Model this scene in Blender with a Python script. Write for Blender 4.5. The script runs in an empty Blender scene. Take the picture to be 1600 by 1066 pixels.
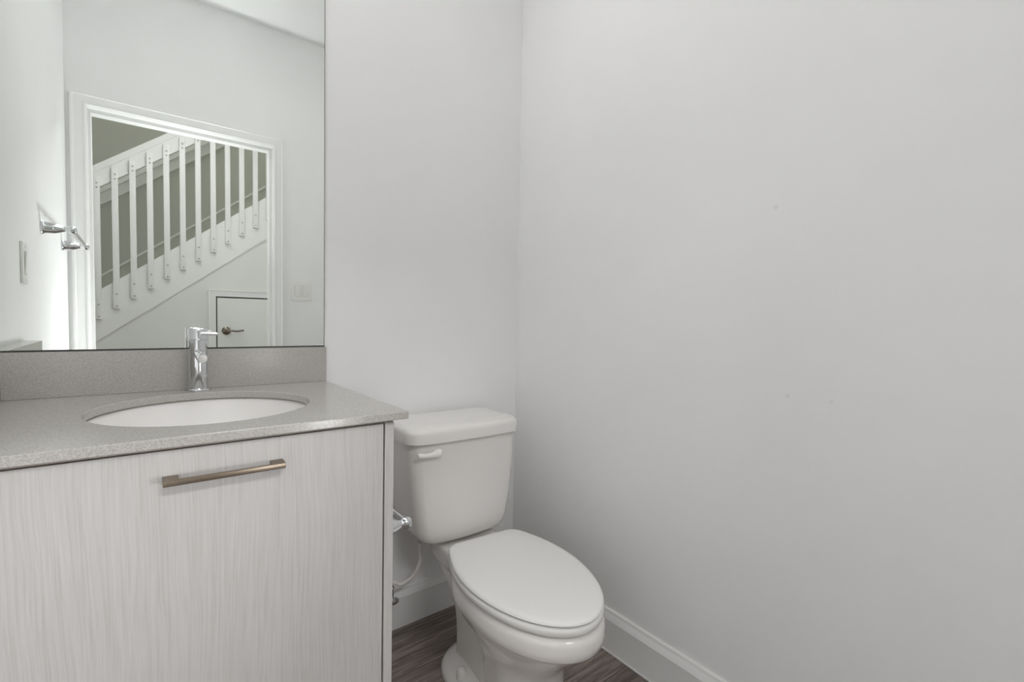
import bpy, bmesh, math, random
from mathutils import Vector, Matrix

# ------------------------------------------------------------------ camera, world, lights, exposure
S = bpy.context.scene
COL = S.collection
random.seed(4)

cam_d = bpy.data.cameras.new('camera')
cam = bpy.data.objects.new('camera', cam_d)
COL.objects.link(cam)
S.camera = cam
YAW, PITCH, ROLL, CAM_Z, LENS = 0.6698, 0.0445, 0.0205, 1.0303, 16.593
cam_d.sensor_fit = 'HORIZONTAL'
cam_d.sensor_width = 36.0
cam_d.lens = LENS
cam_d.clip_start = 0.02
fw = Vector((math.sin(YAW) * math.cos(PITCH), math.cos(YAW) * math.cos(PITCH), -math.sin(PITCH)))
rt0 = Vector((math.cos(YAW), -math.sin(YAW), 0))
up0 = rt0.cross(fw)
rt = rt0 * math.cos(ROLL) + up0 * math.sin(ROLL)
up = -rt0 * math.sin(ROLL) + up0 * math.cos(ROLL)
M = Matrix((rt, up, -fw)).transposed().to_4x4()
M.translation = Vector((0, 0, CAM_Z))
cam.matrix_world = M

world = bpy.data.worlds.new('world')
S.world = world
world.use_nodes = True
world.node_tree.nodes['Background'].inputs[0].default_value = (0.8, 0.85, 0.9, 1)
world.node_tree.nodes['Background'].inputs[1].default_value = 0.05

S.view_settings.view_transform = 'Standard'
S.view_settings.look = 'None'
S.view_settings.gamma = 1.0
S.view_settings.use_curve_mapping = False
S.view_settings.exposure = 0.09
S.cycles.max_bounces = 14
S.cycles.diffuse_bounces = 8
S.cycles.glossy_bounces = 8


def area(name, loc, look, power, sx, sy, shape='RECTANGLE', color=(1, 1, 1), spread=180):
    d = bpy.data.lights.new(name, 'AREA')
    d.energy = power
    d.shape = shape
    d.size = sx
    d.size_y = sy
    d.color = color
    d.spread = math.radians(spread)
    o = bpy.data.objects.new(name, d)
    COL.objects.link(o)
    o.location = loc
    o.rotation_euler = (Vector(look) - Vector(loc)).to_track_quat('-Z', 'Y').to_euler()
    return o


area('ceiling_lamp', (0.42, 0.62, 2.69), (0.42, 0.62, 0), 3.2, 0.5, 0.5, 'DISK', (1.0, 0.99, 0.985))
area('vanity_lamp', (0.42, 1.37, 2.30), (0.75, -0.27, 1.35), 1.2, 0.5, 0.10, 'RECTANGLE', (1.0, 0.995, 0.99))
area('hall_lamp', (0.35, -0.85, 2.66), (0.35, -0.85, 0), 4.8, 0.5, 0.5, 'DISK', (1.0, 1.0, 0.98))
area('hall_fill_lamp', (0.30, -1.45, 2.62), (0.30, 0.70, 0.75), 9.0, 1.0, 0.3, 'RECTANGLE', (1.0, 1.0, 1.0), 110)  # added unseen fill, aimed through the doorway at the vanity and toilet fronts
area('hall_window_lamp', (2.5, -0.98, 1.25), (0.0, -0.30, 1.25), 5.0, 0.7, 1.3, 'RECTANGLE', (0.97, 0.99, 1.0))
area('flash_lamp', (0.55, -0.06, 0.72), (-0.264, 0.03, 1.02), 5.2, 0.26, 0.18, 'RECTANGLE', (0.98, 0.99, 1.0), 150)
area('doorway_fill_lamp', (0.22, -0.32, 0.55), (0.24, -0.33, 2.03), 1.6, 0.10, 0.10, 'RECTANGLE', (0.98, 0.99, 1.0), 55)  # added stand-in for flash, aimed up to brighten the head jamb
area('stairwell_fill_lamp', (0.6, -2.1, 4.3), (0.6, -2.1, 0), 12.5, 1.2, 0.5, 'RECTANGLE', (1.0, 1.0, 0.98))  # unseen fill added to lift the far stairwell wall

# ------------------------------------------------------------------ key dimensions (metres; camera foot at the origin)
Y_BACK = 1.43          # wall behind the mirror and toilet
Y_MIR = 1.424          # mirror face
Y_DOOR = -0.2746       # room side of the wall with the doorway
Y_HALL = -0.390        # hall side of that wall
X_L, X_R = -0.264, 1.154
Z_CEIL = 2.706
Z_CT, CT_T = 0.8415, 0.0158
CT_F = 0.874           # counter front edge
CT_R = 0.4283          # counter right end
Z_BS = 0.941           # backsplash top
Y_ST = -1.652          # stair stringer face
BB_H = 0.1296


# ------------------------------------------------------------------ materials
def mat(name, color, rough=0.5, metal=0.0, spec=0.5, coat=0.0):
    m = bpy.data.materials.new(name)
    m.use_nodes = True
    b = m.node_tree.nodes['Principled BSDF']
    b.inputs['Base Color'].default_value = (*color, 1)
    b.inputs['Roughness'].default_value = rough
    b.inputs['Metallic'].default_value = metal
    b.inputs['Specular IOR Level'].default_value = spec
    if coat:
        b.inputs['Coat Weight'].default_value = coat
        b.inputs['Coat Roughness'].default_value = 0.05
    return m


class NT:
    def __init__(self, m):
        self.t = m.node_tree
        self.b = self.t.nodes['Principled BSDF']

    def n(self, kind, **kw):
        nd = self.t.nodes.new(kind)
        for k, v in kw.items():
            setattr(nd, k, v)
        return nd

    def l(self, a, b):
        self.t.links.new(a, b)

    def coord(self, scale=(1, 1, 1), rot=(0, 0, 0)):
        tc = self.n('ShaderNodeTexCoord')
        mp = self.n('ShaderNodeMapping')
        mp.inputs['Scale'].default_value = scale
        mp.inputs['Rotation'].default_value = rot
        self.l(tc.outputs['Object'], mp.inputs['Vector'])
        return mp.outputs['Vector']

    def noise(self, vec, scale, detail=2.0, rough=0.5):
        nz = self.n('ShaderNodeTexNoise')
        nz.inputs['Scale'].default_value = scale
        nz.inputs['Detail'].default_value = detail
        nz.inputs['Roughness'].default_value = rough
        self.l(vec, nz.inputs['Vector'])
        return nz.outputs['Fac']

    def ramp(self, fac, stops):
        r = self.n('ShaderNodeValToRGB')
        e = r.color_ramp.elements
        while len(e) < len(stops):
            e.new(0.5)
        for el, (p, c) in zip(e, stops):
            el.position = p
            el.color = (*c, 1)
        self.l(fac, r.inputs['Fac'])
        return r.outputs['Color']

    def bump(self, fac, strength, dist=0.001):
        bp = self.n('ShaderNodeBump')
        bp.inputs['Strength'].default_value = strength
        bp.inputs['Distance'].default_value = dist
        self.l(fac, bp.inputs['Height'])
        self.l(bp.outputs['Normal'], self.b.inputs['Normal'])

    def mix(self, a, b, fac, mode='MIX'):
        mx = self.n('ShaderNodeMix', data_type='RGBA', blend_type=mode)
        for sock, v in ((mx.inputs['Factor'], fac), (mx.inputs['A'], a), (mx.inputs['B'], b)):
            if hasattr(v, 'node'):
                self.l(v, sock)
            elif isinstance(v, tuple):
                sock.default_value = (*v, 1)
            else:
                sock.default_value = v
        return mx.outputs['Result']

    def math(self, op, a, b=0.0):
        mh = self.n('ShaderNodeMath', operation=op)
        for sock, v in ((mh.inputs[0], a), (mh.inputs[1], b)):
            if hasattr(v, 'node'):
                self.l(v, sock)
            else:
                sock.default_value = v
        return mh.outputs[0]


def paint(name, color, rough=0.55, spots=()):
    m = mat(name, color, rough, spec=0.3)
    t = NT(m)
    v = t.coord()
    f = t.noise(v, 3.0, 3.0)
    c = tuple(x * 0.985 for x in color)
    d = tuple(min(1, x * 1.012) for x in color)
    colr = t.ramp(f, [(0.3, c), (0.7, d)])
    for (p, r, k) in spots:       # small filled nail holes and scuffs in the paint
        tc = t.n('ShaderNodeTexCoord')
        vm = t.n('ShaderNodeVectorMath', operation='DISTANCE')
        t.l(tc.outputs['Object'], vm.inputs[0])
        vm.inputs[1].default_value = p
        fac = t.math('LESS_THAN', vm.outputs['Value'], r)
        colr = t.mix(colr, tuple(x * k for x in color), fac)
    t.l(colr, t.b.inputs['Base Color'])
    t.bump(t.noise(v, 260.0, 2.0), 0.05, 0.0006)
    return m


WALLC = (0.88, 0.88, 0.88)
M_WALL = paint('wall_paint', WALLC)
M_WALLR = paint('wall_paint_patched', WALLC, 0.55,
                [((X_R, 0.489, 1.302), 0.006, 0.93), ((X_R, 0.445, 0.871), 0.005, 0.92), ((X_R, 0.359, 0.870), 0.004, 0.93)])
M_CEIL = paint('ceiling_paint', (0.86, 0.86, 0.86), 0.7)
M_HALL = paint('hall_wall_paint', (0.80, 0.81, 0.78), 0.6)
M_STAIRWALL = paint('stairwell_wall_grey_green', (0.53, 0.535, 0.48), 0.65)  # darker and greener grey than the hall walls
M_TRIM = paint('white_trim_paint', (0.86, 0.86, 0.855), 0.32)
M_RAIL = paint('white_rail_paint', (0.86, 0.86, 0.85), 0.4)
M_CERAMIC = mat('white_ceramic', (0.785, 0.763, 0.742), 0.12, spec=0.5, coat=0.3)
M_SEAT = mat('white_seat_plastic', (0.81, 0.803, 0.79), 0.2, spec=0.45)
M_SINK = mat('sink_ceramic', (0.86, 0.845, 0.83), 0.1, spec=0.5, coat=0.3)
M_PLASTIC = mat('white_plastic', (0.86, 0.845, 0.83), 0.28)
M_CHROME = mat('chrome', (0.72, 0.73, 0.745), 0.05, 1.0)
M_BRONZE = mat('brushed_bronze', (0.27, 0.22, 0.17), 0.36, 1.0)
M_NICKEL = mat('dark_nickel', (0.25, 0.22, 0.18), 0.22, 1.0)
M_GAP = mat('dark_gap', (0.05, 0.05, 0.047), 0.7)
M_SHADE = mat('plate_gap_shade', (0.28, 0.27, 0.26), 0.6)  # shade in the slit round each rocker, put into the colour
M_SCREW = mat('screw_plug_shaded', (0.50, 0.50, 0.48), 0.5)  # greyed so the small shadow at each screw is in its colour
M_EDGE = mat('mirror_edge_glass', (0.24, 0.26, 0.245), 0.25)
M_HOSE = mat('braided_hose', (0.80, 0.77, 0.74), 0.4)
M_DRAIN = mat('dark_hole', (0.02, 0.02, 0.02), 0.6)


def make_mirror_mat():
    m = mat('mirror_silver', (0.925, 0.955, 0.925), 0.0, 1.0)
    return m


M_MIRROR = make_mirror_mat()


def make_quartz(name='grey_quartz', dark=(0.375, 0.356, 0.333), lite=(0.472, 0.455, 0.43)):
    m = mat(name, lite, 0.19, spec=0.55)
    t = NT(m)
    v = t.coord()
    f1 = t.noise(v, 520.0, 2.0, 0.6)
    f2 = t.noise(v, 900.0, 1.0, 0.5)
    base = t.ramp(f1, [(0.36, dark), (0.52, lite), (0.7, tuple(min(1, x * 1.12) for x in lite))])
    vo = t.n('ShaderNodeTexVoronoi')
    vo.inputs['Scale'].default_value = 260.0
    t.l(v, vo.inputs['Vector'])
    sp = t.math('LESS_THAN', vo.outputs['Distance'], 0.17)
    base = t.mix(base, (0.16, 0.145, 0.13), t.math('MULTIPLY', sp, 0.40))
    t.l(base, t.b.inputs['Base Color'])
    return m


M_QUARTZ = make_quartz()


def make_laminate():
    m = mat('whitewashed_oak_laminate', (0.56, 0.54, 0.52), 0.42, spec=0.35)
    t = NT(m)
    wob = t.noise(t.coord((1.5, 1.5, 0.6)), 4.0, 2.0)
    tc = t.n('ShaderNodeTexCoord')
    va = t.n('ShaderNodeVectorMath', operation='ADD')
    sc = t.n('ShaderNodeVectorMath', operation='SCALE')
    cmb = t.n('ShaderNodeCombineXYZ')
    t.l(wob, cmb.inputs[0])
    t.l(cmb.outputs[0], sc.inputs[0])
    sc.inputs['Scale'].default_value = 0.035
    t.l(tc.outputs['Object'], va.inputs[0])
    t.l(sc.outputs[0], va.inputs[1])
    mp = t.n('ShaderNodeMapping')
    mp.inputs['Scale'].default_value = (1.0, 1.0, 0.022)
    t.l(va.outputs[0], mp.inputs['Vector'])
    v = mp.outputs['Vector']
    f1 = t.noise(v, 420.0, 3.0, 0.6)
    f2 = t.noise(v, 45.0, 2.0, 0.5)
    c1 = t.ramp(f1, [(0.25, (0.51, 0.49, 0.475)), (0.5, (0.575, 0.56, 0.548)), (0.75, (0.62, 0.607, 0.597))])
    c2 = t.ramp(f2, [(0.3, (0.975, 0.972, 0.97)), (0.7, (1.0, 1.0, 1.0))])
    c = t.mix(c1, c2, 1.0, 'MULTIPLY')
    t.l(c, t.b.inputs['Base Color'])
    t.bump(f1, 0.12, 0.0004)
    return m


M_LAM = make_laminate()
M_RAILWOOD = mat('brown_filler_strip', (0.36, 0.31, 0.27), 0.5)
M_LAM_EDGE = mat('laminate_edge_band', (0.70, 0.66, 0.635), 0.45)


def make_floor():
    m = mat('grey_brown_vinyl_plank', (0.2, 0.17, 0.15), 0.42, spec=0.35)
    t = NT(m)
    v = t.coord()
    br = t.n('ShaderNodeTexBrick')
    br.offset = 0.37
    br.inputs['Scale'].default_value = 1.0
    br.inputs['Brick Width'].default_value = 1.22
    br.inputs['Row Height'].default_value = 0.182
    br.inputs['Mortar Size'].default_value = 0.0012
    br.inputs['Mortar Smooth'].default_value = 0.1
    br.inputs['Color1'].default_value = (0.0, 0.0, 0.0, 1)
    br.inputs['Color2'].default_value = (1, 1, 1, 1)
    br.inputs['Mortar'].default_value = (0.5, 0.5, 0.5, 1)
    mpv = t.n('ShaderNodeMapping')
    mpv.inputs['Location'].default_value = (0.3, 0.06, 0)
    t.l(v, mpv.inputs['Vector'])
    t.l(mpv.outputs['Vector'], br.inputs['Vector'])
    # per plank shift of the grain
    sc = t.n('ShaderNodeVectorMath', operation='SCALE')
    t.l(br.outputs['Color'], sc.inputs[0])
    sc.inputs['Scale'].default_value = 7.0
    ad = t.n('ShaderNodeVectorMath', operation='ADD')
    t.l(v, ad.inputs[0])
    t.l(sc.outputs[0], ad.inputs[1])
    mp = t.n('ShaderNodeMapping')
    mp.inputs['Scale'].default_value = (0.07, 1.0, 1.0)
    t.l(ad.outputs[0], mp.inputs['Vector'])
    g1 = t.noise(mp.outputs['Vector'], 95.0, 5.0, 0.7)
    g2 = t.noise(mp.outputs['Vector'], 22.0, 3.0, 0.55)
    c1 = t.ramp(g1, [(0.30, (0.09, 0.071, 0.061)), (0.48, (0.225, 0.192, 0.173)), (0.72, (0.39, 0.345, 0.32))])
    c2 = t.ramp(g2, [(0.28, (0.62, 0.60, 0.58)), (0.62, (1.06, 1.05, 1.04))])
    c = t.mix(c1, c2, 1.0, 'MULTIPLY')
    tone = t.ramp(br.outputs['Color'], [(0.0, (0.86, 0.85, 0.84)), (1.0, (1.1, 1.09, 1.08))])
    c = t.mix(c, tone, 1.0, 'MULTIPLY')
    c = t.mix(c, (0.06, 0.05, 0.045), br.outputs['Fac'])
    t.l(c, t.b.inputs['Base Color'])
    t.bump(g1, 0.15, 0.0006)
    return m


M_FLOOR = make_floor()


# ------------------------------------------------------------------ mesh helpers
def box(bm, lo, hi, bevel=0.0, seg=2):
    res = bmesh.ops.create_cube(bm, size=1.0)
    vs = res['verts']
    for v in vs:
        v.co = Vector([lo[i] + (v.co[i] + 0.5) * (hi[i] - lo[i]) for i in range(3)])
    if bevel > 0:
        es = list({e for v in vs for e in v.link_edges})
        bmesh.ops.bevel(bm, geom=es, offset=bevel, segments=seg, profile=0.6, affect='EDGES')


def loft(bm, rings, cap0=True, cap1=True, closed=True):
    rows = [[bm.verts.new(p) for p in r] for r in rings]
    n = len(rows[0])
    for a, b in zip(rows[:-1], rows[1:]):
        for i in range(n if closed else n - 1):
            j = (i + 1) % n
            bm.faces.new((a[i], a[j], b[j], b[i]))
    if cap0:
        bm.faces.new(list(reversed(rows[0])))
    if cap1:
        bm.faces.new(rows[-1])
    return rows


def basis(d):
    d = Vector(d).normalized()
    a = Vector((0, 0, 1)) if abs(d.z) < 0.9 else Vector((1, 0, 0))
    u = d.cross(a).normalized()
    return u, d.cross(u).normalized()


def lathe(bm, origin, axis, prof, n=32, sx=1.0, sy=1.0):
    """prof: list of (distance along the axis, radius)"""
    o = Vector(origin)
    ax = Vector(axis).normalized()
    u, w = basis(ax)
    rings = []
    for (t, r) in prof:
        r = max(r, 1e-5)
        rings.append([o + ax * t + u * (r * sx * math.cos(2 * math.pi * k / n)) + w * (r * sy * math.sin(2 * math.pi * k / n))
                      for k in range(n)])
    loft(bm, rings)


def cyl(bm, p, q, r, n=24, bev=0.0):
    p, q = Vector(p), Vector(q)
    L = (q - p).length
    if bev:
        pr = [(0, r - bev), (bev * 0.3, r - bev * 0.3), (bev, r), (L - bev, r), (L - bev * 0.3, r - bev * 0.3), (L, r - bev)]
    else:
        pr = [(0, r), (L, r)]
    lathe(bm, p, q - p, pr, n)


def tube(bm, pts, r, n=12):
    pts = [Vector(p) for p in pts]
    rings = []
    u = None
    for i, p in enumerate(pts):
        d = (pts[min(i + 1, len(pts) - 1)] - pts[max(i - 1, 0)]).normalized()
        if u is None:
            u, w = basis(d)
        else:
            u = (u - d * u.dot(d)).normalized()
            w = d.cross(u).normalized()
        rings.append([p + u * (r * math.cos(2 * math.pi * k / n)) + w * (r * math.sin(2 * math.pi * k / n)) for k in range(n)])
    loft(bm, rings)


def spline(ctrl, per=10):
    P = [Vector(p) for p in ctrl]
    P = [P[0] * 2 - P[1]] + P + [P[-1] * 2 - P[-2]]
    out = []
    for i in range(1, len(P) - 2):
        for k in range(per):
            t = k / per
            a, b, c, d = P[i - 1], P[i], P[i + 1], P[i + 2]
            out.append(0.5 * ((2 * b) + (c - a) * t + (2 * a - 5 * b + 4 * c - d) * t * t + (-a + 3 * b - 3 * c + d) * t ** 3))
    out.append(P[-2].copy())
    return out


def prism(bm, poly, axis, a, b):
    """extrude a 2D polygon: axis 'y' -> poly is (x, z); axis 'x' -> poly is (y, z); axis 'z' -> poly is (x, y)"""
    def P(p, t):
        return {'y': (p[0], t, p[1]), 'x': (t, p[0], p[1]), 'z': (p[0], p[1], t)}[axis]
    loft(bm, [[P(p, a) for p in poly], [P(p, b) for p in poly]])


def obj(name, bm, m, parent=None, smooth=True, angle=38.0):
    bmesh.ops.recalc_face_normals(bm, faces=bm.faces)
    lim = math.radians(angle)
    for e in bm.edges:
        e.smooth = len(e.link_faces) == 2 and e.calc_face_angle(0.0) < lim
    for f in bm.faces:
        f.smooth = smooth
    me = bpy.data.meshes.new(name)
    bm.to_mesh(me)
    bm.free()
    me.materials.append(m)
    o = bpy.data.objects.new(name, me)
    COL.objects.link(o)
    if parent is not None:
        o.parent = parent
        if parent.type == 'EMPTY':       # meshes are written in room coordinates
            o.location = -parent.location
    return o


def thing(name, label, cat, loc, group=None):
    o = bpy.data.objects.new(name, None)
    COL.objects.link(o)
    o.location = loc
    o.empty_display_size = 0.05
    o['label'] = label
    o['category'] = cat
    if group:
        o['group'] = group
    return o


def tag(o, label, cat, group=None):
    o['label'] = label
    o['category'] = cat
    if group:
        o['group'] = group
    return o


def struct(o):
    o['kind'] = 'structure'
    return o


def bmn():
    return bmesh.new()


def boxes(name, m, lst, parent=None, bevel=0.0):
    b = bmn()
    for lo, hi in lst:
        box(b, lo, hi, bevel)
    return obj(name, b, m, parent)


# ------------------------------------------------------------------ the room shell
T = 0.10
HX0, HX1 = -1.7, 2.6          # hall extent
Y_FAR = -2.602                # far wall of the stairwell
OPX0, OPX1, OPZ = -0.200, 0.652, 2.042     # rough opening in the wall
struct(boxes('floor', M_FLOOR, [((HX0 - T, Y_FAR - T, -0.08), (HX1 + T, Y_BACK + T, 0.0))]))
struct(boxes('ceiling', M_CEIL, [((X_L - T, Y_DOOR - 0.02, Z_CEIL), (X_R + T, Y_BACK + T, Z_CEIL + 0.1))]))
struct(boxes('wall_back', M_WALL, [((X_L - T, Y_BACK, 0), (X_R + T, Y_BACK + T, Z_CEIL))]))
struct(boxes('wall_right', M_WALLR, [((X_R, Y_HALL, 0), (X_R + T, Y_BACK, Z_CEIL))]))
struct(boxes('wall_left', M_WALL, [((X_L - T, Y_HALL, 0), (X_L, Y_BACK, Z_CEIL))]))
struct(boxes('wall_front', M_WALL, [((HX0, Y_HALL, 0), (OPX0, Y_DOOR, Z_CEIL)), ((OPX1, Y_HALL, 0), (HX1, Y_DOOR, Z_CEIL)),
                                    ((OPX0, Y_HALL, OPZ), (OPX1, Y_DOOR, Z_CEIL))]))
struct(boxes('ceiling_hall', M_CEIL, [((HX0, Y_ST - 0.12, 2.72), (HX1, Y_HALL, 2.82))]))
struct(boxes('wall_hall_left', M_HALL, [((HX0 - T, Y_FAR, 0), (HX0, Y_HALL, 4.4))]))
struct(boxes('wall_hall_right', M_HALL, [((HX1, Y_FAR, 0), (HX1 + T, Y_HALL, 4.4))]))
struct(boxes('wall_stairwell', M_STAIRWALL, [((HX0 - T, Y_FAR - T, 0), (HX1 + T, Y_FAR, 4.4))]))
struct(boxes('wall_stairwell_upper', M_HALL, [((HX0 - T, Y_ST - 0.12, 2.82), (HX1 + T, Y_ST - 0.02, 4.4))]))
struct(boxes('ceiling_stairwell', M_CEIL, [((HX0 - T, Y_FAR - T, 4.4), (HX1 + T, Y_ST, 4.5))]))


def base_profile(t0=0.0):
    # (out from wall, height)
    return [(0, 0), (0.014, 0), (0.014, 0.098), (0.0145, 0.101), (0.0125, 0.106), (0.011, 0.112), (0.0085, 0.116),
            (0.0065, 0.121), (0.0065, 0.126), (0.0045, BB_H), (0, BB_H)]


def baseboard(name, wall, a, b):
    bm = bmn()
    pr = base_profile()
    if wall == 'back':
        prism(bm, [(Y_BACK - d, z) for d, z in pr], 'x', a, b)
    elif wall == 'right':
        prism(bm, [(X_R - d, z) for d, z in pr], 'y', a, b)
    elif wall == 'left':
        prism(bm, [(X_L + d, z) for d, z in pr], 'y', a, b)
    elif wall == 'front':
        prism(bm, [(Y_DOOR + d, z) for d, z in pr], 'x', a, b)
    elif wall == 'under':
        prism(bm, [(Y_ST - 0.012 + d, z) for d, z in pr], 'x', a, b)
    return struct(obj(name, bm, M_TRIM, angle=25))


baseboard('baseboard_back', 'back', 0.404, X_R - 0.014)
baseboard('baseboard_right', 'right', Y_DOOR, Y_BACK)
baseboard('baseboard_left', 'left', Y_DOOR, 0.885)
baseboard('baseboard_front', 'front', 0.70, X_R - 0.014)

# caulk line where the right baseboard meets the floor
struct(boxes('trim_4', M_TRIM, [((X_R - 0.0165, Y_DOOR, 0.0), (X_R - 0.0142, Y_BACK - 0.014, 0.004))]))

# door casing on the room side: flat board with a stepped inner edge
CI0, CI1, CIZ = -0.187, 0.640, 2.0275        # casing inner edges
CO0, CO1, COZ = -0.246, 0.690, 2.078         # casing outer edges


def casing(name, y, sgn, i0, i1, iz, o0, o1, oz, z0=0.0, step=0.010, mt=None):
    """U-shaped moulding mitred at the corners; profile runs from the inner to the outer edge"""
    bm = bmn()
    prof = [(0.0, 0.0), (0.0, 0.010), (0.06, 0.013), (0.16, 0.0135), (0.19, 0.011), (0.78, 0.0155), (0.86, 0.0185), (1.0, 0.0185), (1.0, 0.0)]
    rings = []
    for (corner_i, corner_o) in (((i0, z0), (o0, z0)), ((i0, iz), (o0, oz)), ((i1, iz), (o1, oz)), ((i1, z0), (o1, z0))):
        ring = []
        for s, d in prof:
            x = corner_i[0] + (corner_o[0] - corner_i[0]) * s
            z = corner_i[1] + (corner_o[1] - corner_i[1]) * s
            ring.append((x, y + sgn * d, z))
        rings.append(ring)
    loft(bm, rings)
    return struct(obj(name, bm, mt or M_TRIM, angle=20))


casing('trim_1', Y_DOOR, 1, CI0, CI1, CIZ, CO0, CO1, COZ)
casing('trim_3', Y_HALL, -1, CI0, CI1, CIZ, CO0, CO1, COZ)
# jamb of the doorway: two lining strips with a pocket slot between them
jl = []
for (ya, yb, inn) in ((Y_DOOR - 0.036, Y_DOOR, 0.0), (Y_DOOR - 0.058, Y_DOOR - 0.036, -0.010), (Y_HALL, Y_DOOR - 0.058, 0.011)):
    jl += [((OPX0, ya, 0), (CI0 + 0.002 + inn, yb, CIZ + 0.012)), ((CI1 - 0.002 - inn, ya, 0), (OPX1, yb, CIZ + 0.012)),
           ((CI0 + 0.002 + inn, ya, CIZ - 0.002 - inn), (CI1 - 0.002 - inn, yb, OPZ))]
struct(boxes('trim_2', M_TRIM, jl))

# ------------------------------------------------------------------ hall: wall under the stairs, closet door, stair, railing
SL = 0.7815


def zl(a, x):
    return a + SL * x


XA, XB = -1.25, 2.25
bm = bmn()
prism(bm, [(XA, 0.0), (HX1, 0.0), (HX1, zl(1.30, XB)), (XB, zl(1.30, XB)), (XA, zl(1.30, XA))], 'y', Y_ST - 0.10, Y_ST - 0.012)
struct(obj('wall_under_stairs', bm, M_HALL))
baseboard('baseboard_under_stairs', 'under', XA, 0.44)

CDX0, CDX1, CDZ = 0.5008, 1.21, 1.1665
casing('trim_5', Y_ST - 0.012, 1, CDX0 - 0.006, CDX1 + 0.006, CDZ + 0.006, 0.4416, 1.27, 1.2277)
bm = bmn()
box(bm, (CDX0 - 0.006, Y_ST - 0.0118, 0.0), (CDX1 + 0.006, Y_ST - 0.0105, CDZ + 0.006))
struct(obj('door_gap_shade', bm, M_GAP))  # dark sheet behind the door leaf, paints the shade in its gap
bm = bmn()
box(bm, (CDX0 + 0.003, Y_ST - 0.0105, 0.012), (CDX1 - 0.003, Y_ST - 0.004, CDZ - 0.004), 0.0015)
door1 = struct(obj('door_1', bm, M_HALL))
hx, hz = 0.566, 0.8938
bm = bmn()
lathe(bm, (hx, Y_ST - 0.004, hz), (0, 1, 0), [(0, 0.033), (0.004, 0.033), (0.008, 0.030), (0.011, 0.022), (0.014, 0.012), (0.040, 0.010)])
hand = obj('door_handle', bm, M_NICKEL, door1)
bm = bmn()
pts = spline([(hx, Y_ST + 0.036, hz), (hx + 0.03, Y_ST + 0.044, hz + 0.002), (hx + 0.07, Y_ST + 0.045, hz - 0.003), (hx + 0.112, Y_ST + 0.042, hz + 0.004)], 8)
tube(bm, pts, 0.0075, 12)
lathe(bm, (hx + 0.104, Y_ST + 0.0425, hz + 0.003), (1, 0, 0.1), [(0, 0.006), (0.006, 0.009), (0.012, 0.008), (0.016, 0.003)])
obj('lever', bm, M_NICKEL, hand)

# treads of the flight, behind the stringer
bm = bmn()
run, rise = 0.2475, 0.1934
x0 = XA
k = 0
while x0 < 2.2:
    zt = zl(1.295, x0) - 0.02
    box(bm, (x0, Y_FAR, max(0.0, zt - 0.03)), (x0 + run + 0.025, Y_ST - 0.10, zt))
    box(bm, (x0 + 0.02, Y_FAR, max(0.0, zt - 0.03 - rise)), (x0 + 0.035, Y_ST - 0.10, zt - 0.03))
    x0 += run
struct(obj('stair_flight', bm, M_HALL))

rail = thing('stair_railing', 'white sloped stair railing with bolted flat balusters seen through the doorway', 'railing', (0.3, Y_ST, 1.0))
XS0, XS1 = -1.2, 2.2
bm = bmn()
prism(bm, [(XS0, zl(1.0015, XS0)), (XS1, zl(1.0015, XS1)), (XS1, zl(1.3546, XS1)), (XS0, zl(1.3546, XS0))], 'y', Y_ST - 0.10, Y_ST)
obj('stringer', bm, M_RAIL, rail)
bm = bmn()
prism(bm, [(XS0, zl(2.0795, XS0)), (XS1, zl(2.0795, XS1)), (XS1, zl(2.192, XS1)), (XS0, zl(2.192, XS0))], 'y', Y_ST - 0.045, Y_ST)
obj('top_rail', bm, M_RAIL, rail)
bm = bmn()
prism(bm, [(XS0, zl(2.192, XS0)), (XS1, zl(2.192, XS1)), (XS1, zl(2.245, XS1)), (XS0, zl(2.245, XS0))], 'y', Y_ST - 0.075, Y_ST + 0.006)
obj('rail_cap', bm, M_RAIL, rail)
# one baluster (local: x = 0, z = 0 at its lower end), then copies
BT = 0.026
bm = bmn()
box(bm, (-0.0185, 0.0, 0.0), (0.0185, BT, 1.009), 0.0025, 2)
bal0 = obj('baluster', bm, M_RAIL)
scr = []
for i, zz in enumerate((0.018, 0.105, 0.93, 0.962)):
    bm = bmn()
    lathe(bm, (0.002, BT - 0.0005, zz), (0, 1, 0), [(0, 0.0062), (0.0015, 0.0062), (0.003, 0.0045), (0.0034, 0.0005)], 12)
    s = obj('screw', bm, M_SCREW, bal0)
    scr.append(s)
bxs = [-0.223 + 0.1002 * i for i in range(-3, 14)]
for i, bx in enumerate(bxs):
    if i == 0:
        b = bal0
        kids = []
    else:
        b = bal0.copy()
        COL.objects.link(b)
        kids = scr
    b.parent = rail
    b.location = Vector((bx, Y_ST, zl(1.1505, bx))) - rail.location
    for s in kids:
        c = s.copy()
        COL.objects.link(c)
        c.parent = b

# sloped boards on the far stairwell wall
far = thing('wall_handrail', 'sloped pale handrail board on the dim stairwell wall behind the balusters', 'handrail', (0.3, Y_FAR, 2.2))
bm = bmn()
prism(bm, [(XS0, zl(2.1395, XS0)), (XS1, zl(2.1395, XS1)), (XS1, zl(2.30, XS1)), (XS0, zl(2.30, XS0))], 'y', Y_FAR, Y_FAR + 0.02)
obj('board', bm, M_HALL, far)
bm = bmn()
prism(bm, [(XS0, zl(2.235, XS0)), (XS1, zl(2.235, XS1)), (XS1, zl(2.285, XS1)), (XS0, zl(2.285, XS0))], 'y', Y_FAR + 0.02, Y_FAR + 0.05)
obj('rail', bm, M_HALL, far)
bm = bmn()
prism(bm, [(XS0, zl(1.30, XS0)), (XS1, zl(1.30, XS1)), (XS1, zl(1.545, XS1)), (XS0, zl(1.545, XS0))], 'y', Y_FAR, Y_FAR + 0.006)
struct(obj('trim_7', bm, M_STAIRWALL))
bm = bmn()
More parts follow.
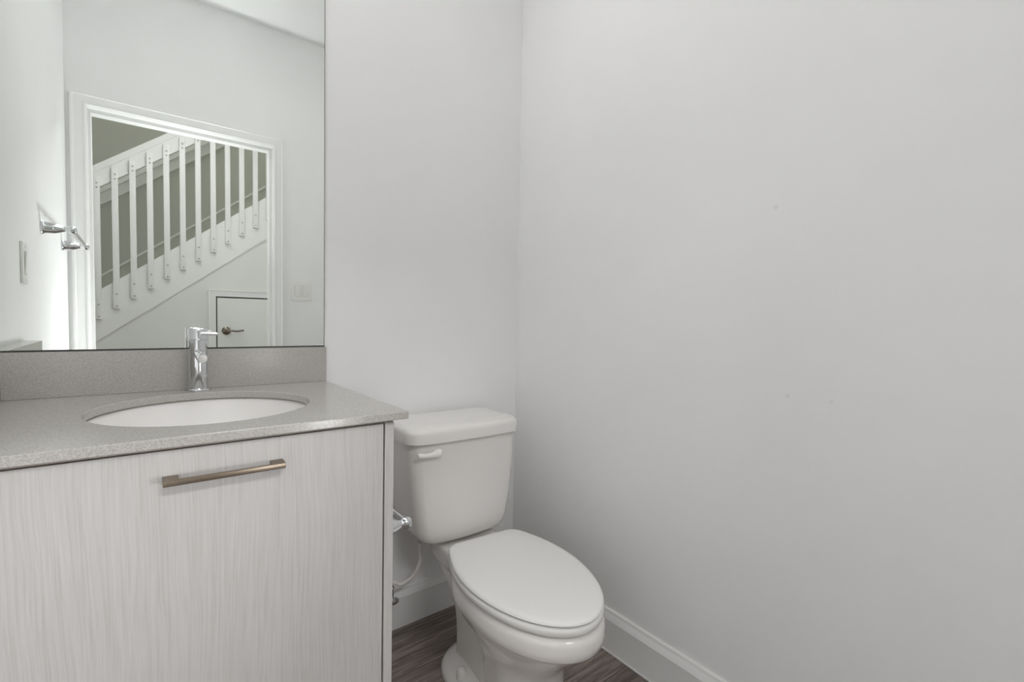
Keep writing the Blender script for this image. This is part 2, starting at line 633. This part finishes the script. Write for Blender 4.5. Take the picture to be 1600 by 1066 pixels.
prism(bm, [(XS0, zl(1.526, XS0)), (XS1, zl(1.526, XS1)), (XS1, zl(1.547, XS1)), (XS0, zl(1.547, XS0))], 'y', Y_FAR + 0.006, Y_FAR + 0.013)
struct(obj('trim_8', bm, M_HALL))

# ------------------------------------------------------------------ mirror
mir = thing('wall_mirror', 'large frameless wall mirror above the vanity backsplash', 'mirror', (0.08, Y_BACK, Z_BS))
MX0, MX1, MZ0, MZ1 = X_L + 0.002, 0.4268, Z_BS + 0.0035, 2.02
bm = bmn()
box(bm, (MX0, Y_MIR, MZ0), (MX1 - 0.0022, Y_BACK - 0.0005, MZ1))
obj('mirror_glass', bm, M_MIRROR, mir, smooth=False)
bm = bmn()
box(bm, (MX1 - 0.0022, Y_MIR - 0.0002, MZ0), (MX1, Y_BACK - 0.0005, MZ1))
obj('polished_edge', bm, M_EDGE, mir)
bm = bmn()
box(bm, (MX0, Y_MIR - 0.002, Z_BS + 0.0003), (MX1, Y_BACK - 0.0005, MZ0))
obj('bottom_channel', bm, M_GAP, mir)

# ------------------------------------------------------------------ vanity: cabinet, counter, sink, faucet
CABX0, CABX1, CABY = -0.236, 0.4035, 0.889
DZ1 = 0.8185
van = thing('vanity_cabinet', 'whitewashed oak vanity cabinet with one wide plain door under the grey counter', 'cabinet', (0.08, 1.15, 0))
PT = 0.0185
bm = bmn()
box(bm, (CABX1 - PT, CABY, 0.0), (CABX1, Y_BACK - 0.0155, Z_CT - CT_T - 0.006), 0.0006, 1)
obj('side_panel', bm, M_LAM, van)
bm = bmn()
box(bm, (CABX0, CABY, 0.0), (CABX0 + PT, Y_BACK - 0.0155, Z_CT - CT_T - 0.006), 0.0006, 1)
obj('side_panel', bm, M_LAM, van)
bm = bmn()
box(bm, (CABX0 + PT, CABY + 0.06, 0.0), (CABX1 - PT, CABY + 0.075, 0.10))
obj('toe_kick', bm, M_LAM_EDGE, van)
for nm, lo, hi in (('bottom_panel', (CABX0 + PT, CABY + 0.022, 0.10), (CABX1 - PT, Y_BACK - 0.031, 0.118)),
                   ('front_rail', (CABX0 + 0.001, CABY + 0.003, Z_CT - CT_T - 0.0058), (CABX1 - 0.001, CABY + 0.040, Z_CT - CT_T - 0.0003)),
                   ('back_panel', (CABX0 + PT, Y_BACK - 0.03, 0.118), (CABX1 - PT, Y_BACK - 0.02, 0.60))):
    bm = bmn()
    box(bm, lo, hi)
    obj(nm, bm, M_RAILWOOD if nm == 'front_rail' else M_LAM_EDGE, van)
bm = bmn()
box(bm, (CABX0 + PT + 0.003, CABY, 0.106), (CABX1 - PT - 0.0035, CABY + 0.019, DZ1), 0.0006, 1)
vdoor = obj('door', bm, M_LAM, van)
# bar pull: flat bar standing off on two square feet
hz0 = 0.7745
bm = bmn()
HY = CABY - 0.026
box(bm, (0.0255, HY, hz0 - 0.0055), (0.1955, HY + 0.0075, hz0 + 0.0035), 0.0012, 2)
for (xa, xb) in ((0.0255, 0.0455), (0.1755, 0.1955)):
    ring0 = [(xa, HY + 0.004, hz0 - 0.0055), (xb, HY + 0.004, hz0 - 0.0055), (xb, HY + 0.004, hz0 + 0.0035), (xa, HY + 0.004, hz0 + 0.0035)]
    ring1 = [(xa, CABY - 0.0002, hz0 - 0.006), (xb, CABY - 0.0002, hz0 - 0.006), (xb, CABY - 0.0002, hz0 + 0.0045), (xa, CABY - 0.0002, hz0 + 0.0045)]
    loft(bm, [ring0, ring1])
obj('handle', bm, M_BRONZE, vdoor)

# countertop with an oval cut-out
SKX, SKY, SKA, SKB = 0.110, 1.146, 0.192, 0.195
CX0, CX1, CY0, CY1 = X_L + 0.001, CT_R, CT_F, Y_BACK - 0.0005
ct = thing('countertop', 'grey speckled stone counter with backsplash and oval sink cutout', 'countertop', (0.08, 1.15, Z_CT))
bm = bmn()
angs = sorted([2 * math.pi * i / 96 for i in range(96)] + [math.atan2(y - SKY, x - SKX) % (2 * math.pi) for x in (CX0, CX1) for y in (CY0, CY1)])
BV = 0.0012


def on_rect(a, ins):
    c, s = math.cos(a), math.sin(a)
    t = 1e9
    if c > 1e-9:
        t = min(t, (CX1 - SKX) / c)
    if c < -1e-9:
        t = min(t, (CX0 - SKX) / c)
    if s > 1e-9:
        t = min(t, (CY1 - SKY) / s)
    if s < -1e-9:
        t = min(t, (CY0 - SKY) / s)
    x, y = SKX + c * t, SKY + s * t
    return (min(max(x, CX0 + ins), CX1 - ins), min(max(y, CY0 + ins), CY1 - ins))


def on_oval(a, grow=0.0):
    c, s = math.cos(a), math.sin(a)
    k = 1.0 / math.sqrt((c / (SKA + grow)) ** 2 + (s / (SKB + grow)) ** 2)
    return (SKX + c * k, SKY + s * k)


zb = Z_CT - CT_T
rings = []
for (fn, z) in ((lambda a: on_oval(a), zb), (lambda a: on_oval(a), Z_CT - 0.0015), (lambda a: on_oval(a, 0.0015), Z_CT),
                (lambda a: on_rect(a, BV), Z_CT), (lambda a: on_rect(a, 0), Z_CT - BV), (lambda a: on_rect(a, 0), zb + BV), (lambda a: on_rect(a, BV), zb)):
    rings.append([(*fn(a), z) for a in angs])
rings.append(rings[0])
rows = loft(bm, rings, False, False)
bmesh.ops.remove_doubles(bm, verts=bm.verts, dist=1e-6)
obj('slab', bm, M_QUARTZ, ct, angle=30)
bm = bmn()
box(bm, (X_L + 0.0385, Y_BACK - 0.02, Z_CT), (CT_R, Y_BACK - 0.0005, Z_BS), 0.0008, 1)
obj('backsplash', bm, M_QUARTZ, ct)
bm = bmn()
box(bm, (X_L + 0.001, CT_F + 0.003, Z_CT), (X_L + 0.038, Y_BACK - 0.0005, Z_BS), 0.0008, 1)
obj('side_splash', bm, M_QUARTZ, ct)

sink = thing('sink', 'white oval undermount sink in the grey counter', 'sink', (SKX, SKY, Z_CT))
bm = bmn()
prof = [(1.07, 0.0), (1.02, 0.0), (1.012, -0.004), (1.008, -0.012), (0.985, -0.04), (0.93, -0.075), (0.83, -0.105), (0.66, -0.125), (0.40, -0.135), (0.12, -0.139)]
outer = [(0.13, -0.151), (0.42, -0.147), (0.69, -0.137), (0.86, -0.117), (0.965, -0.083), (1.02, -0.04), (1.04, -0.014), (1.07, -0.012)]
ztop = zb - 0.0006
rings = []
for (k, dz) in prof + outer:
    rings.append([(SKX + SKA * k * math.cos(2 * math.pi * i / 72), SKY + SKB * k * math.sin(2 * math.pi * i / 72), ztop + dz) for i in range(72)])
rings.append(rings[0])
loft(bm, rings, False, False)
bmesh.ops.remove_doubles(bm, verts=bm.verts, dist=1e-6)
obj('basin', bm, M_SINK, sink, angle=50)
bm = bmn()
rings = []
for (k, dz) in ((0.996, 0.0004), (1.004, 0.0004), (1.004, -0.0016), (0.996, -0.0016), (0.996, 0.0004)):
    rings.append([(SKX + SKA * k * math.cos(2 * math.pi * i / 96), SKY + SKB * k * math.sin(2 * math.pi * i / 96), ztop + dz) for i in range(96)])
loft(bm, rings, False, False)
obj('sealant', bm, mat('brown_sealant', (0.20, 0.17, 0.15), 0.6), sink)
bm = bmn()
lathe(bm, (SKX, SKY, ztop - 0.154), (0, 0, 1), [(0, 0.021), (0.0145, 0.021), (0.0165, 0.029), (0.018, 0.028), (0.018, 0.020), (0.016, 0.018), (0.0165, 0.002)])
obj('drain', bm, M_CHROME, sink)

FX, FY = 0.1135, 1.380
fau = thing('faucet', 'chrome single-hole cylinder faucet behind the oval sink', 'faucet', (FX, FY, Z_CT))
bm = bmn()
lathe(bm, (FX, FY, Z_CT), (0, 0, 1), [(0, 0.0275), (0.003, 0.0282), (0.0058, 0.0272), (0.0072, 0.0235)], 40)
obj('base_ring', bm, M_CHROME, fau)
bm = bmn()
lathe(bm, (FX, FY, Z_CT + 0.007), (0, 0, 1), [(0, 0.0203), (0.118, 0.0203), (0.1185, 0.0196), (0.1192, 0.0196)], 40)
obj('body', bm, M_CHROME, fau)
bm = bmn()
lathe(bm, (FX, FY, Z_CT + 0.1262), (0, 0, 1), [(0, 0.0196), (0.0006, 0.0203), (0.0245, 0.0203), (0.0262, 0.0193), (0.027, 0.0165)], 40)
obj('cap', bm, M_CHROME, fau)
sd = Vector((0.0, -0.1, -0.0065)).normalized()
so = Vector((FX, FY - 0.012, Z_CT + 0.0925))
bm = bmn()
lathe(bm, so, sd, [(0, 0.0112), (0.088, 0.0112), (0.0895, 0.0107), (0.0898, 0.0094), (0.0885, 0.0091)], 32)
spo = obj('spout', bm, M_CHROME, fau)
bm = bmn()
lathe(bm, so + sd * 0.0875, sd, [(0, 0.0094), (0.0015, 0.0091), (0.0017, 0.003)], 24)
obj('end_disc', bm, mat('satin_chrome', (0.62, 0.61, 0.60), 0.35, 1.0), spo)
bm = bmn()
lathe(bm, (FX + 0.004, FY - 0.016, Z_CT + 0.1405), (1, -0.05, -0.02), [(0, 0.0042), (0.034, 0.0036), (0.0355, 0.0034), (0.0365, 0.0025)], 20)
obj('lever', bm, M_CHROME, fau)

# ------------------------------------------------------------------ toilet
TCX = 0.787
toi = thing('toilet', 'white two-piece toilet with closed lid between the vanity and the corner', 'toilet', (TCX, 1.1, 0))


def smooth(a, b, x):
    t = min(max((x - a) / (b - a), 0.0), 1.0)
    return t * t * (3 - 2 * t)


BCX, BROT = 0.8031, -0.0847      # the bowl stands a few degrees askew


def askew(x, y, z, rot=BROT, px=BCX, py=1.1):
    c, q = math.cos(rot), math.sin(rot)
    return (px + x * c - (y - py) * q, py + x * q + (y - py) * c, z)


def bowl_ring(z, yf, ym, hw, ya, yb, dw, ye, cr, nf=2.0):
    """half width hw at ym, elliptic nose to yf, narrowing from ya to yb down to dw, straight to ye with corner radius cr"""
    right = []
    for i in range(0, 25):
        a = math.pi / 2 * i / 24
        right.append((hw * math.sin(a) ** (2 / nf), ym - (ym - yf) * math.cos(a) ** (2 / nf)))
    for i in range(1, 9):
        right.append((hw, ym + (ya - ym) * i / 8)) if ya > ym + 1e-6 else None
    for i in range(1, 13):
        y = ya + (yb - ya) * i / 12
        right.append((hw + (dw - hw) * smooth(ya, yb, y), y))
    for i in range(1, 5):
        right.append((dw, yb + (ye - cr - yb) * i / 4))
    for i in range(1, 7):
        a = math.pi / 2 * i / 6
        right.append((dw - cr + cr * math.cos(a), ye - cr + cr * math.sin(a)))
    pts = [(x, y) for x, y in right] + [(-x, y) for x, y in reversed(right[1:])]
    return [askew(x, y, z) for x, y in pts]


bm = bmn()
RB = [
    # z, yf, ym, hw, ya, yb, dw, ye, cr
    (0.000, 0.800, 0.900, 0.096, 0.950, 0.985, 0.086, 1.150, 0.020),
    (0.040, 0.803, 0.900, 0.096, 0.950, 0.985, 0.086, 1.150, 0.020),
    (0.110, 0.806, 0.900, 0.096, 0.950, 0.985, 0.087, 1.148, 0.020),
    (0.150, 0.803, 0.900, 0.097, 0.950, 0.985, 0.088, 1.150, 0.020),
    (0.180, 0.790, 0.905, 0.101, 0.960, 1.000, 0.089, 1.155, 0.020),
    (0.205, 0.768, 0.910, 0.111, 0.970, 1.030, 0.090, 1.165, 0.020),
    (0.230, 0.740, 0.920, 0.126, 0.980, 1.060, 0.092, 1.185, 0.020),
    (0.255, 0.712, 0.930, 0.141, 0.985, 1.085, 0.095, 1.215, 0.020),
    (0.275, 0.690, 0.935, 0.151, 0.985, 1.110, 0.097, 1.250, 0.020),
    (0.286, 0.680, 0.940, 0.156, 0.985, 1.150, 0.099, 1.270, 0.020),
    (0.288, 0.674, 0.940, 0.160, 0.985, 1.170, 0.100, 1.290, 0.020),
    (0.291, 0.671, 0.940, 0.162, 0.985, 1.180, 0.101, 1.300, 0.020),
    (0.305, 0.669, 0.940, 0.163, 0.985, 1.190, 0.102, 1.310, 0.020),
    (0.322, 0.670, 0.940, 0.162, 0.985, 1.190, 0.102, 1.320, 0.020),
    (0.332, 0.673, 0.940, 0.159, 0.985, 1.190, 0.101, 1.320, 0.020),
    (0.338, 0.680, 0.940, 0.153, 0.985, 1.190, 0.097, 1.318, 0.020),
    (0.340, 0.692, 0.940, 0.141, 0.985, 1.190, 0.088, 1.312, 0.020),
]
loft(bm, [bowl_ring(*r) for r in RB])
# foot flange


def foot_ring(z, ins):
    pts = []
    n = 48
    y0, y1 = 0.905 + ins, 1.222 - ins
    for i in range(n):
        a = 2 * math.pi * i / n
        c, s = math.cos(a), math.sin(a)
        e = 2 / 2.8
        hw = 0.136 - ins
        pts.append(askew(hw * abs(c) ** e * (1 if c >= 0 else -1), (y0 + y1) / 2 + (y1 - y0) / 2 * abs(s) ** e * (1 if s >= 0 else -1), z))
    return pts


loft(bm, [foot_ring(0.0, 0.0), foot_ring(0.010, 0.0), foot_ring(0.016, 0.003), foot_ring(0.030, 0.012), foot_ring(0.045, 0.030), foot_ring(0.062, 0.052)])
obj('bowl', bm, M_CERAMIC, toi, angle=50)


def egg(z, ins, yf=0.6732, yb=1.150, ym=0.9417, hw=0.1645, nf=1.957, tap=0.33, rc=0.027):
    """elongated seat outline: round nose, sides tapering back to a straight rear edge with tight corners"""
    right = []
    for i in range(49):
        a = math.pi / 2 * i / 48
        right.append(((hw - ins) * math.sin(a) ** (2 / nf), ym - (ym - yf - ins) * math.cos(a) ** (2 / nf)))
    ye = yb - ins

    def side(y):
        return (hw - ins) * (1 - tap * ((y - ym) / (yb - ym)) ** 2)
    for i in range(1, 25):
        y = ym + (ye - rc - ym) * i / 24
        right.append((side(y), y))
    x0 = side(ye - rc)
    for i in range(1, 9):
        a = math.pi / 2 * i / 8
        right.append((x0 - 0.35 * rc * math.sin(a) - rc * (1 - math.cos(a)), ye - rc + rc * math.sin(a)))
    xe = right[-1][0]
    for i in range(1, 9):
        right.append((xe * (1 - i / 9.0), ye))
    pts = right + [(-x, y) for x, y in reversed(right[1:])]
    return [askew(x, y, z) for x, y in pts]


bm = bmn()
outer = [(0.3425, 0.008), (0.345, 0.003), (0.350, 0.0005), (0.357, 0.0), (0.362, 0.002), (0.364, 0.006)]
rings = [egg(z, i) for z, i in outer]
inn = [(0.364, 0.055), (0.3425, 0.060)]
rings += [egg(z, i) for z, i in inn]
rings.append(rings[0])
loft(bm, rings, False, False)
bmesh.ops.remove_doubles(bm, verts=bm.verts, dist=1e-6)
seat = obj('seat', bm, M_SEAT, toi, angle=50)
bm = bmn()
rings = [egg(z, i) for z, i in ((0.3660, 0.007), (0.3675, 0.0035), (0.3705, 0.0015), (0.3745, 0.003), (0.3772, 0.008), (0.3786, 0.018), (0.3792, 0.05), (0.3796, 0.11))]
loft(bm, rings)
obj('seat_lid', bm, M_SEAT, toi, angle=50)
for sx in (-0.062, 0.062):
    bm = bmn()
    p, q = askew(sx - 0.016, 1.150, 0.351), askew(sx + 0.016, 1.150, 0.351)
    cyl(bm, p, q, 0.0085, 16, 0.001)
    obj('hinge', bm, M_SEAT, toi)


def rrect(z, x0, x1, y0, y1, r, bow=0.0, rb=None):
    """rounded rectangle, front (y0) slightly bowed outwards"""
    rb = r if rb is None else rb
    pts = []
    for (cx, cy, a0, rr) in ((x1 - r, y0 + r, -90, r), (x1 - rb, y1 - rb, 0, rb), (x0 + rb, y1 - rb, 90, rb), (x0 + r, y0 + r, 180, r)):
        for i in range(9):
            a = math.radians(a0 + 90 * i / 8)
            pts.append([cx + rr * math.cos(a), cy + rr * math.sin(a), z])
    # front edge samples between last corner and first corner
    fr = []
    for i in range(1, 12):
        t = i / 12
        fr.append([x0 + r + (x1 - x0 - 2 * r) * t, y0, z])
    pts += fr
    cxm = (x0 + x1) / 2
    for p in pts:
        k = (p[0] - cxm) / ((x1 - x0) / 2)
        w = max(0.0, 1 - (p[1] - y0) / 0.08)
        p[1] -= bow * (1 - k * k) * w
    return [tuple(p) for p in pts]


def tank_turn(pts, rot=-0.03):
    return [askew(x - 0.79, y, z, rot, 0.79, 1.30) for x, y, z in pts]


bm = bmn()
rings = []
for (z, ins, yo) in ((0.3535, 0.048, 0.028), (0.3552, 0.034, 0.015), (0.360, 0.020, 0.007), (0.369, 0.0095, 0.0025), (0.384, 0.001, 0.0), (0.405, -0.006, 0.0), (0.45, -0.015, 0.0), (0.52, -0.023, 0), (0.60, -0.030, 0), (0.6675, -0.034, 0)):
    f = (z - 0.37) / 0.29
    rings.append(tank_turn(rrect(z, 0.640 + ins, 0.953 - ins * (1.0 if ins > 0 else 1.0), 1.206 + yo, 1.398, 0.032, 0.012, 0.02)))
loft(bm, rings)
obj('tank', bm, M_CERAMIC, toi, angle=50)
bm = bmn()
rings = []
for (z, ins) in ((0.668, 0.003), (0.670, 0.0), (0.696, -0.001), (0.704, 0.001), (0.7095, 0.005), (0.713, 0.011), (0.715, 0.020), (0.716, 0.045)):
    rings.append(tank_turn(rrect(z, 0.593 + ins, 0.990 - ins, 1.190 + ins, 1.408 - ins * 0.3, 0.040, 0.012, 0.03)))
loft(bm, rings)
obj('tank_lid', bm, M_CERAMIC, toi, angle=50)
bm = bmn()
lx, lz, ly = 0.679, 0.639, 1.203
lathe(bm, (lx, ly + 0.004, lz), (0, -1, 0), [(0, 0.014), (0.010, 0.0145), (0.018, 0.013), (0.022, 0.009), (0.0235, 0.002)], 28)
rings = []
for (dx, zc, h, w) in ((0.006, 0.0, 0.0115, 0.006), (-0.010, 0.000, 0.0100, 0.006), (-0.025, -0.001, 0.0075, 0.0055), (-0.045, -0.001, 0.0068, 0.005), (-0.058, 0.002, 0.0078, 0.005), (-0.064, 0.003, 0.0070, 0.0045), (-0.067, 0.003, 0.003, 0.002)):
    rings.append([(lx + dx, ly - 0.015 + w * math.cos(2 * math.pi * k / 20), lz + zc + h * math.sin(2 * math.pi * k / 20)) for k in range(20)])
loft(bm, rings)
obj('flush_lever', bm, M_PLASTIC, toi, angle=60)
for sx in (-0.107, 0.107):
    bm = bmn()
    lathe(bm, askew(sx, 1.062, 0.034), (0, 0, 1), [(0, 0.0145), (0.018, 0.0135), (0.025, 0.0115), (0.028, 0.007), (0.029, 0.001)], 24)
    obj('bolt_cap', bm, M_CERAMIC, toi, angle=50)

# ------------------------------------------------------------------ water supply of the toilet
VX, VZ = 0.621, 0.137
val = thing('stop_valve', 'chrome water stop valve with round escutcheon low on the wall beside the vanity', 'valve', (VX, Y_BACK, VZ))
bm = bmn()
yw = Y_BACK - 0.0075
lathe(bm, (VX, yw, VZ), (0, -1, 0), [(0, 0.030), (0.002, 0.030), (0.006, 0.024), (0.009, 0.012)], 28)
obj('escutcheon', bm, M_CHROME, val)
bm = bmn()
cyl(bm, (VX, yw - 0.008, VZ), (VX, yw - 0.055, VZ), 0.0075, 20)
cyl(bm, (VX, yw - 0.045, VZ - 0.012), (VX, yw - 0.045, VZ + 0.030), 0.0085, 20, 0.001)
obj('valve_body', bm, M_CHROME, val)
bm = bmn()
lathe(bm, (VX, yw - 0.055, VZ), (0, -1, 0), [(0, 0.006), (0.004, 0.012), (0.012, 0.013), (0.016, 0.011), (0.018, 0.003)], 20, 1.35, 0.8)
obj('knob', bm, M_CHROME, val)
hose = thing('supply_hose', 'thin pale water hose looping from the valve up to the toilet tank', 'hose', (0.66, 1.36, 0.2))
bm = bmn()
HT = (0.699, 1.335, 0.326)
pts = spline([(VX, yw - 0.045, VZ + 0.030), (VX - 0.008, yw - 0.046, VZ + 0.052), (VX + 0.012, 1.372, 0.186), (0.650, 1.365, 0.178), (0.684, 1.352, 0.200), (0.702, 1.340, 0.245), (0.7015, 1.336, 0.285), HT], 10)
tube(bm, pts, 0.0058, 12)
obj('tube', bm, M_HOSE, hose)
bm = bmn()
lathe(bm, (HT[0], HT[1], HT[2] - 0.012), (0, 0, 1), [(0, 0.0075), (0.003, 0.0085), (0.014, 0.0085), (0.016, 0.007)], 16)
obj('nut', bm, M_CHROME, hose)
bm = bmn()
lathe(bm, (HT[0], HT[1], HT[2] + 0.004), (0, 0, 1), [(0, 0.012), (0.006, 0.017), (0.020, 0.017), (0.0270, 0.016)], 8)
obj('coupling', bm, M_PLASTIC, hose)


# ------------------------------------------------------------------ chrome bars on two posts
def post(bm, base, ax, length):
    k = length / 0.075
    lathe(bm, base, ax, [(0, 0.0245), (0.003 * k, 0.0250), (0.005 * k, 0.0225), (0.010 * k, 0.0205), (0.024 * k, 0.0200), (0.034 * k, 0.0185),
                         (0.045 * k, 0.0145), (0.054 * k, 0.0105), (0.060 * k, 0.0090), (0.064 * k, 0.0100), (0.069 * k, 0.0125), (0.076 * k, 0.0135),
                         (0.083 * k, 0.0125), (0.088 * k, 0.0085), (0.090 * k, 0.002)], 32)


def bar_set(name, label, cat, wall_x, y0, y1, z, length):
    t = thing(name, label, cat, (wall_x, (y0 + y1) / 2, z))
    for y in (y0, y1):
        bm = bmn()
        post(bm, (wall_x, y, z), (1, 0, 0), length)
        obj('post', bm, M_CHROME, t, angle=50)
    bm = bmn()
    cyl(bm, (wall_x + length * 1.01, y0, z), (wall_x + length * 1.01, y1, z), 0.0085, 20)
    obj('bar', bm, M_CHROME, t)
    return t


bar_set('towel_bar', 'chrome towel bar on the left wall beside the doorway, seen in the mirror', 'towel bar', X_L, 0.513, -0.050, 1.322, 0.078)
bar_set('toilet_paper_holder', 'chrome two-post toilet paper holder on the side of the vanity', 'toilet paper holder', CABX1, 0.966, 1.125, 0.567, 0.066)


# ------------------------------------------------------------------ wall plates
def plate(name, label, cat, loc, u, nrm, w, h, gangs):
    """u: direction along the wall, nrm: out of the wall"""
    u, nv = Vector(u), Vector(nrm)
    c = Vector(loc)
    t = thing(name, label, cat, loc)

    def slab(bm, a0, a1, b0, b1, d0, d1, bev):
        P = [c + u * a0 + Vector((0, 0, b0)) + nv * d0, c + u * a1 + Vector((0, 0, b1)) + nv * d1]
        lo = [min(P[0][i], P[1][i]) for i in range(3)]
        hi = [max(P[0][i], P[1][i]) for i in range(3)]
        box(bm, lo, hi, bev, 2)
    bm = bmn()
    slab(bm, -w / 2, w / 2, -h / 2, h / 2, 0, 0.006, 0.0022)
    obj('cover_plate', bm, M_PLASTIC, t)
    for g in range(gangs):
        a = (g - (gangs - 1) / 2) * 0.046
        bm = bmn()
        slab(bm, a - 0.0168, a + 0.0168, -0.0335, 0.0335, 0.0055, 0.0062, 0)
        obj('gap_shade', bm, M_SHADE, t)  # grey slab painting the shade around the paddle
        bm = bmn()
        # tilted paddle
        q = [(0.006, -0.0325), (0.0072, -0.0325), (0.0110, 0.0325), (0.006, 0.0325)]
        r0 = [c + u * (a - 0.0158) + nv * d + Vector((0, 0, z)) for d, z in q]
        r1 = [c + u * (a + 0.0158) + nv * d + Vector((0, 0, z)) for d, z in q]
        loft(bm, [r0, r1])
        obj('rocker', bm, M_PLASTIC, t)
        for sz in (-0.048, 0.048):
            bm = bmn()
            lathe(bm, c + u * a + nv * 0.006 + Vector((0, 0, sz)), nv, [(0, 0.0036), (0.0008, 0.0034), (0.0012, 0.001)], 12)
            obj('screw', bm, M_PLASTIC, t)
    return t


plate('light_switch', 'white double rocker light switch on the wall right of the doorway in the mirror', 'light switch',
      (0.7955, Y_DOOR, 1.183), (1, 0, 0), (0, 1, 0), 0.122, 0.120, 2)
plate('wall_switch', 'white single wall plate on the left wall below the towel bar, seen in the mirror', 'wall plate',
      (X_L, 0.868, 1.168), (0, 1, 0), (1, 0, 0), 0.078, 0.120, 1)
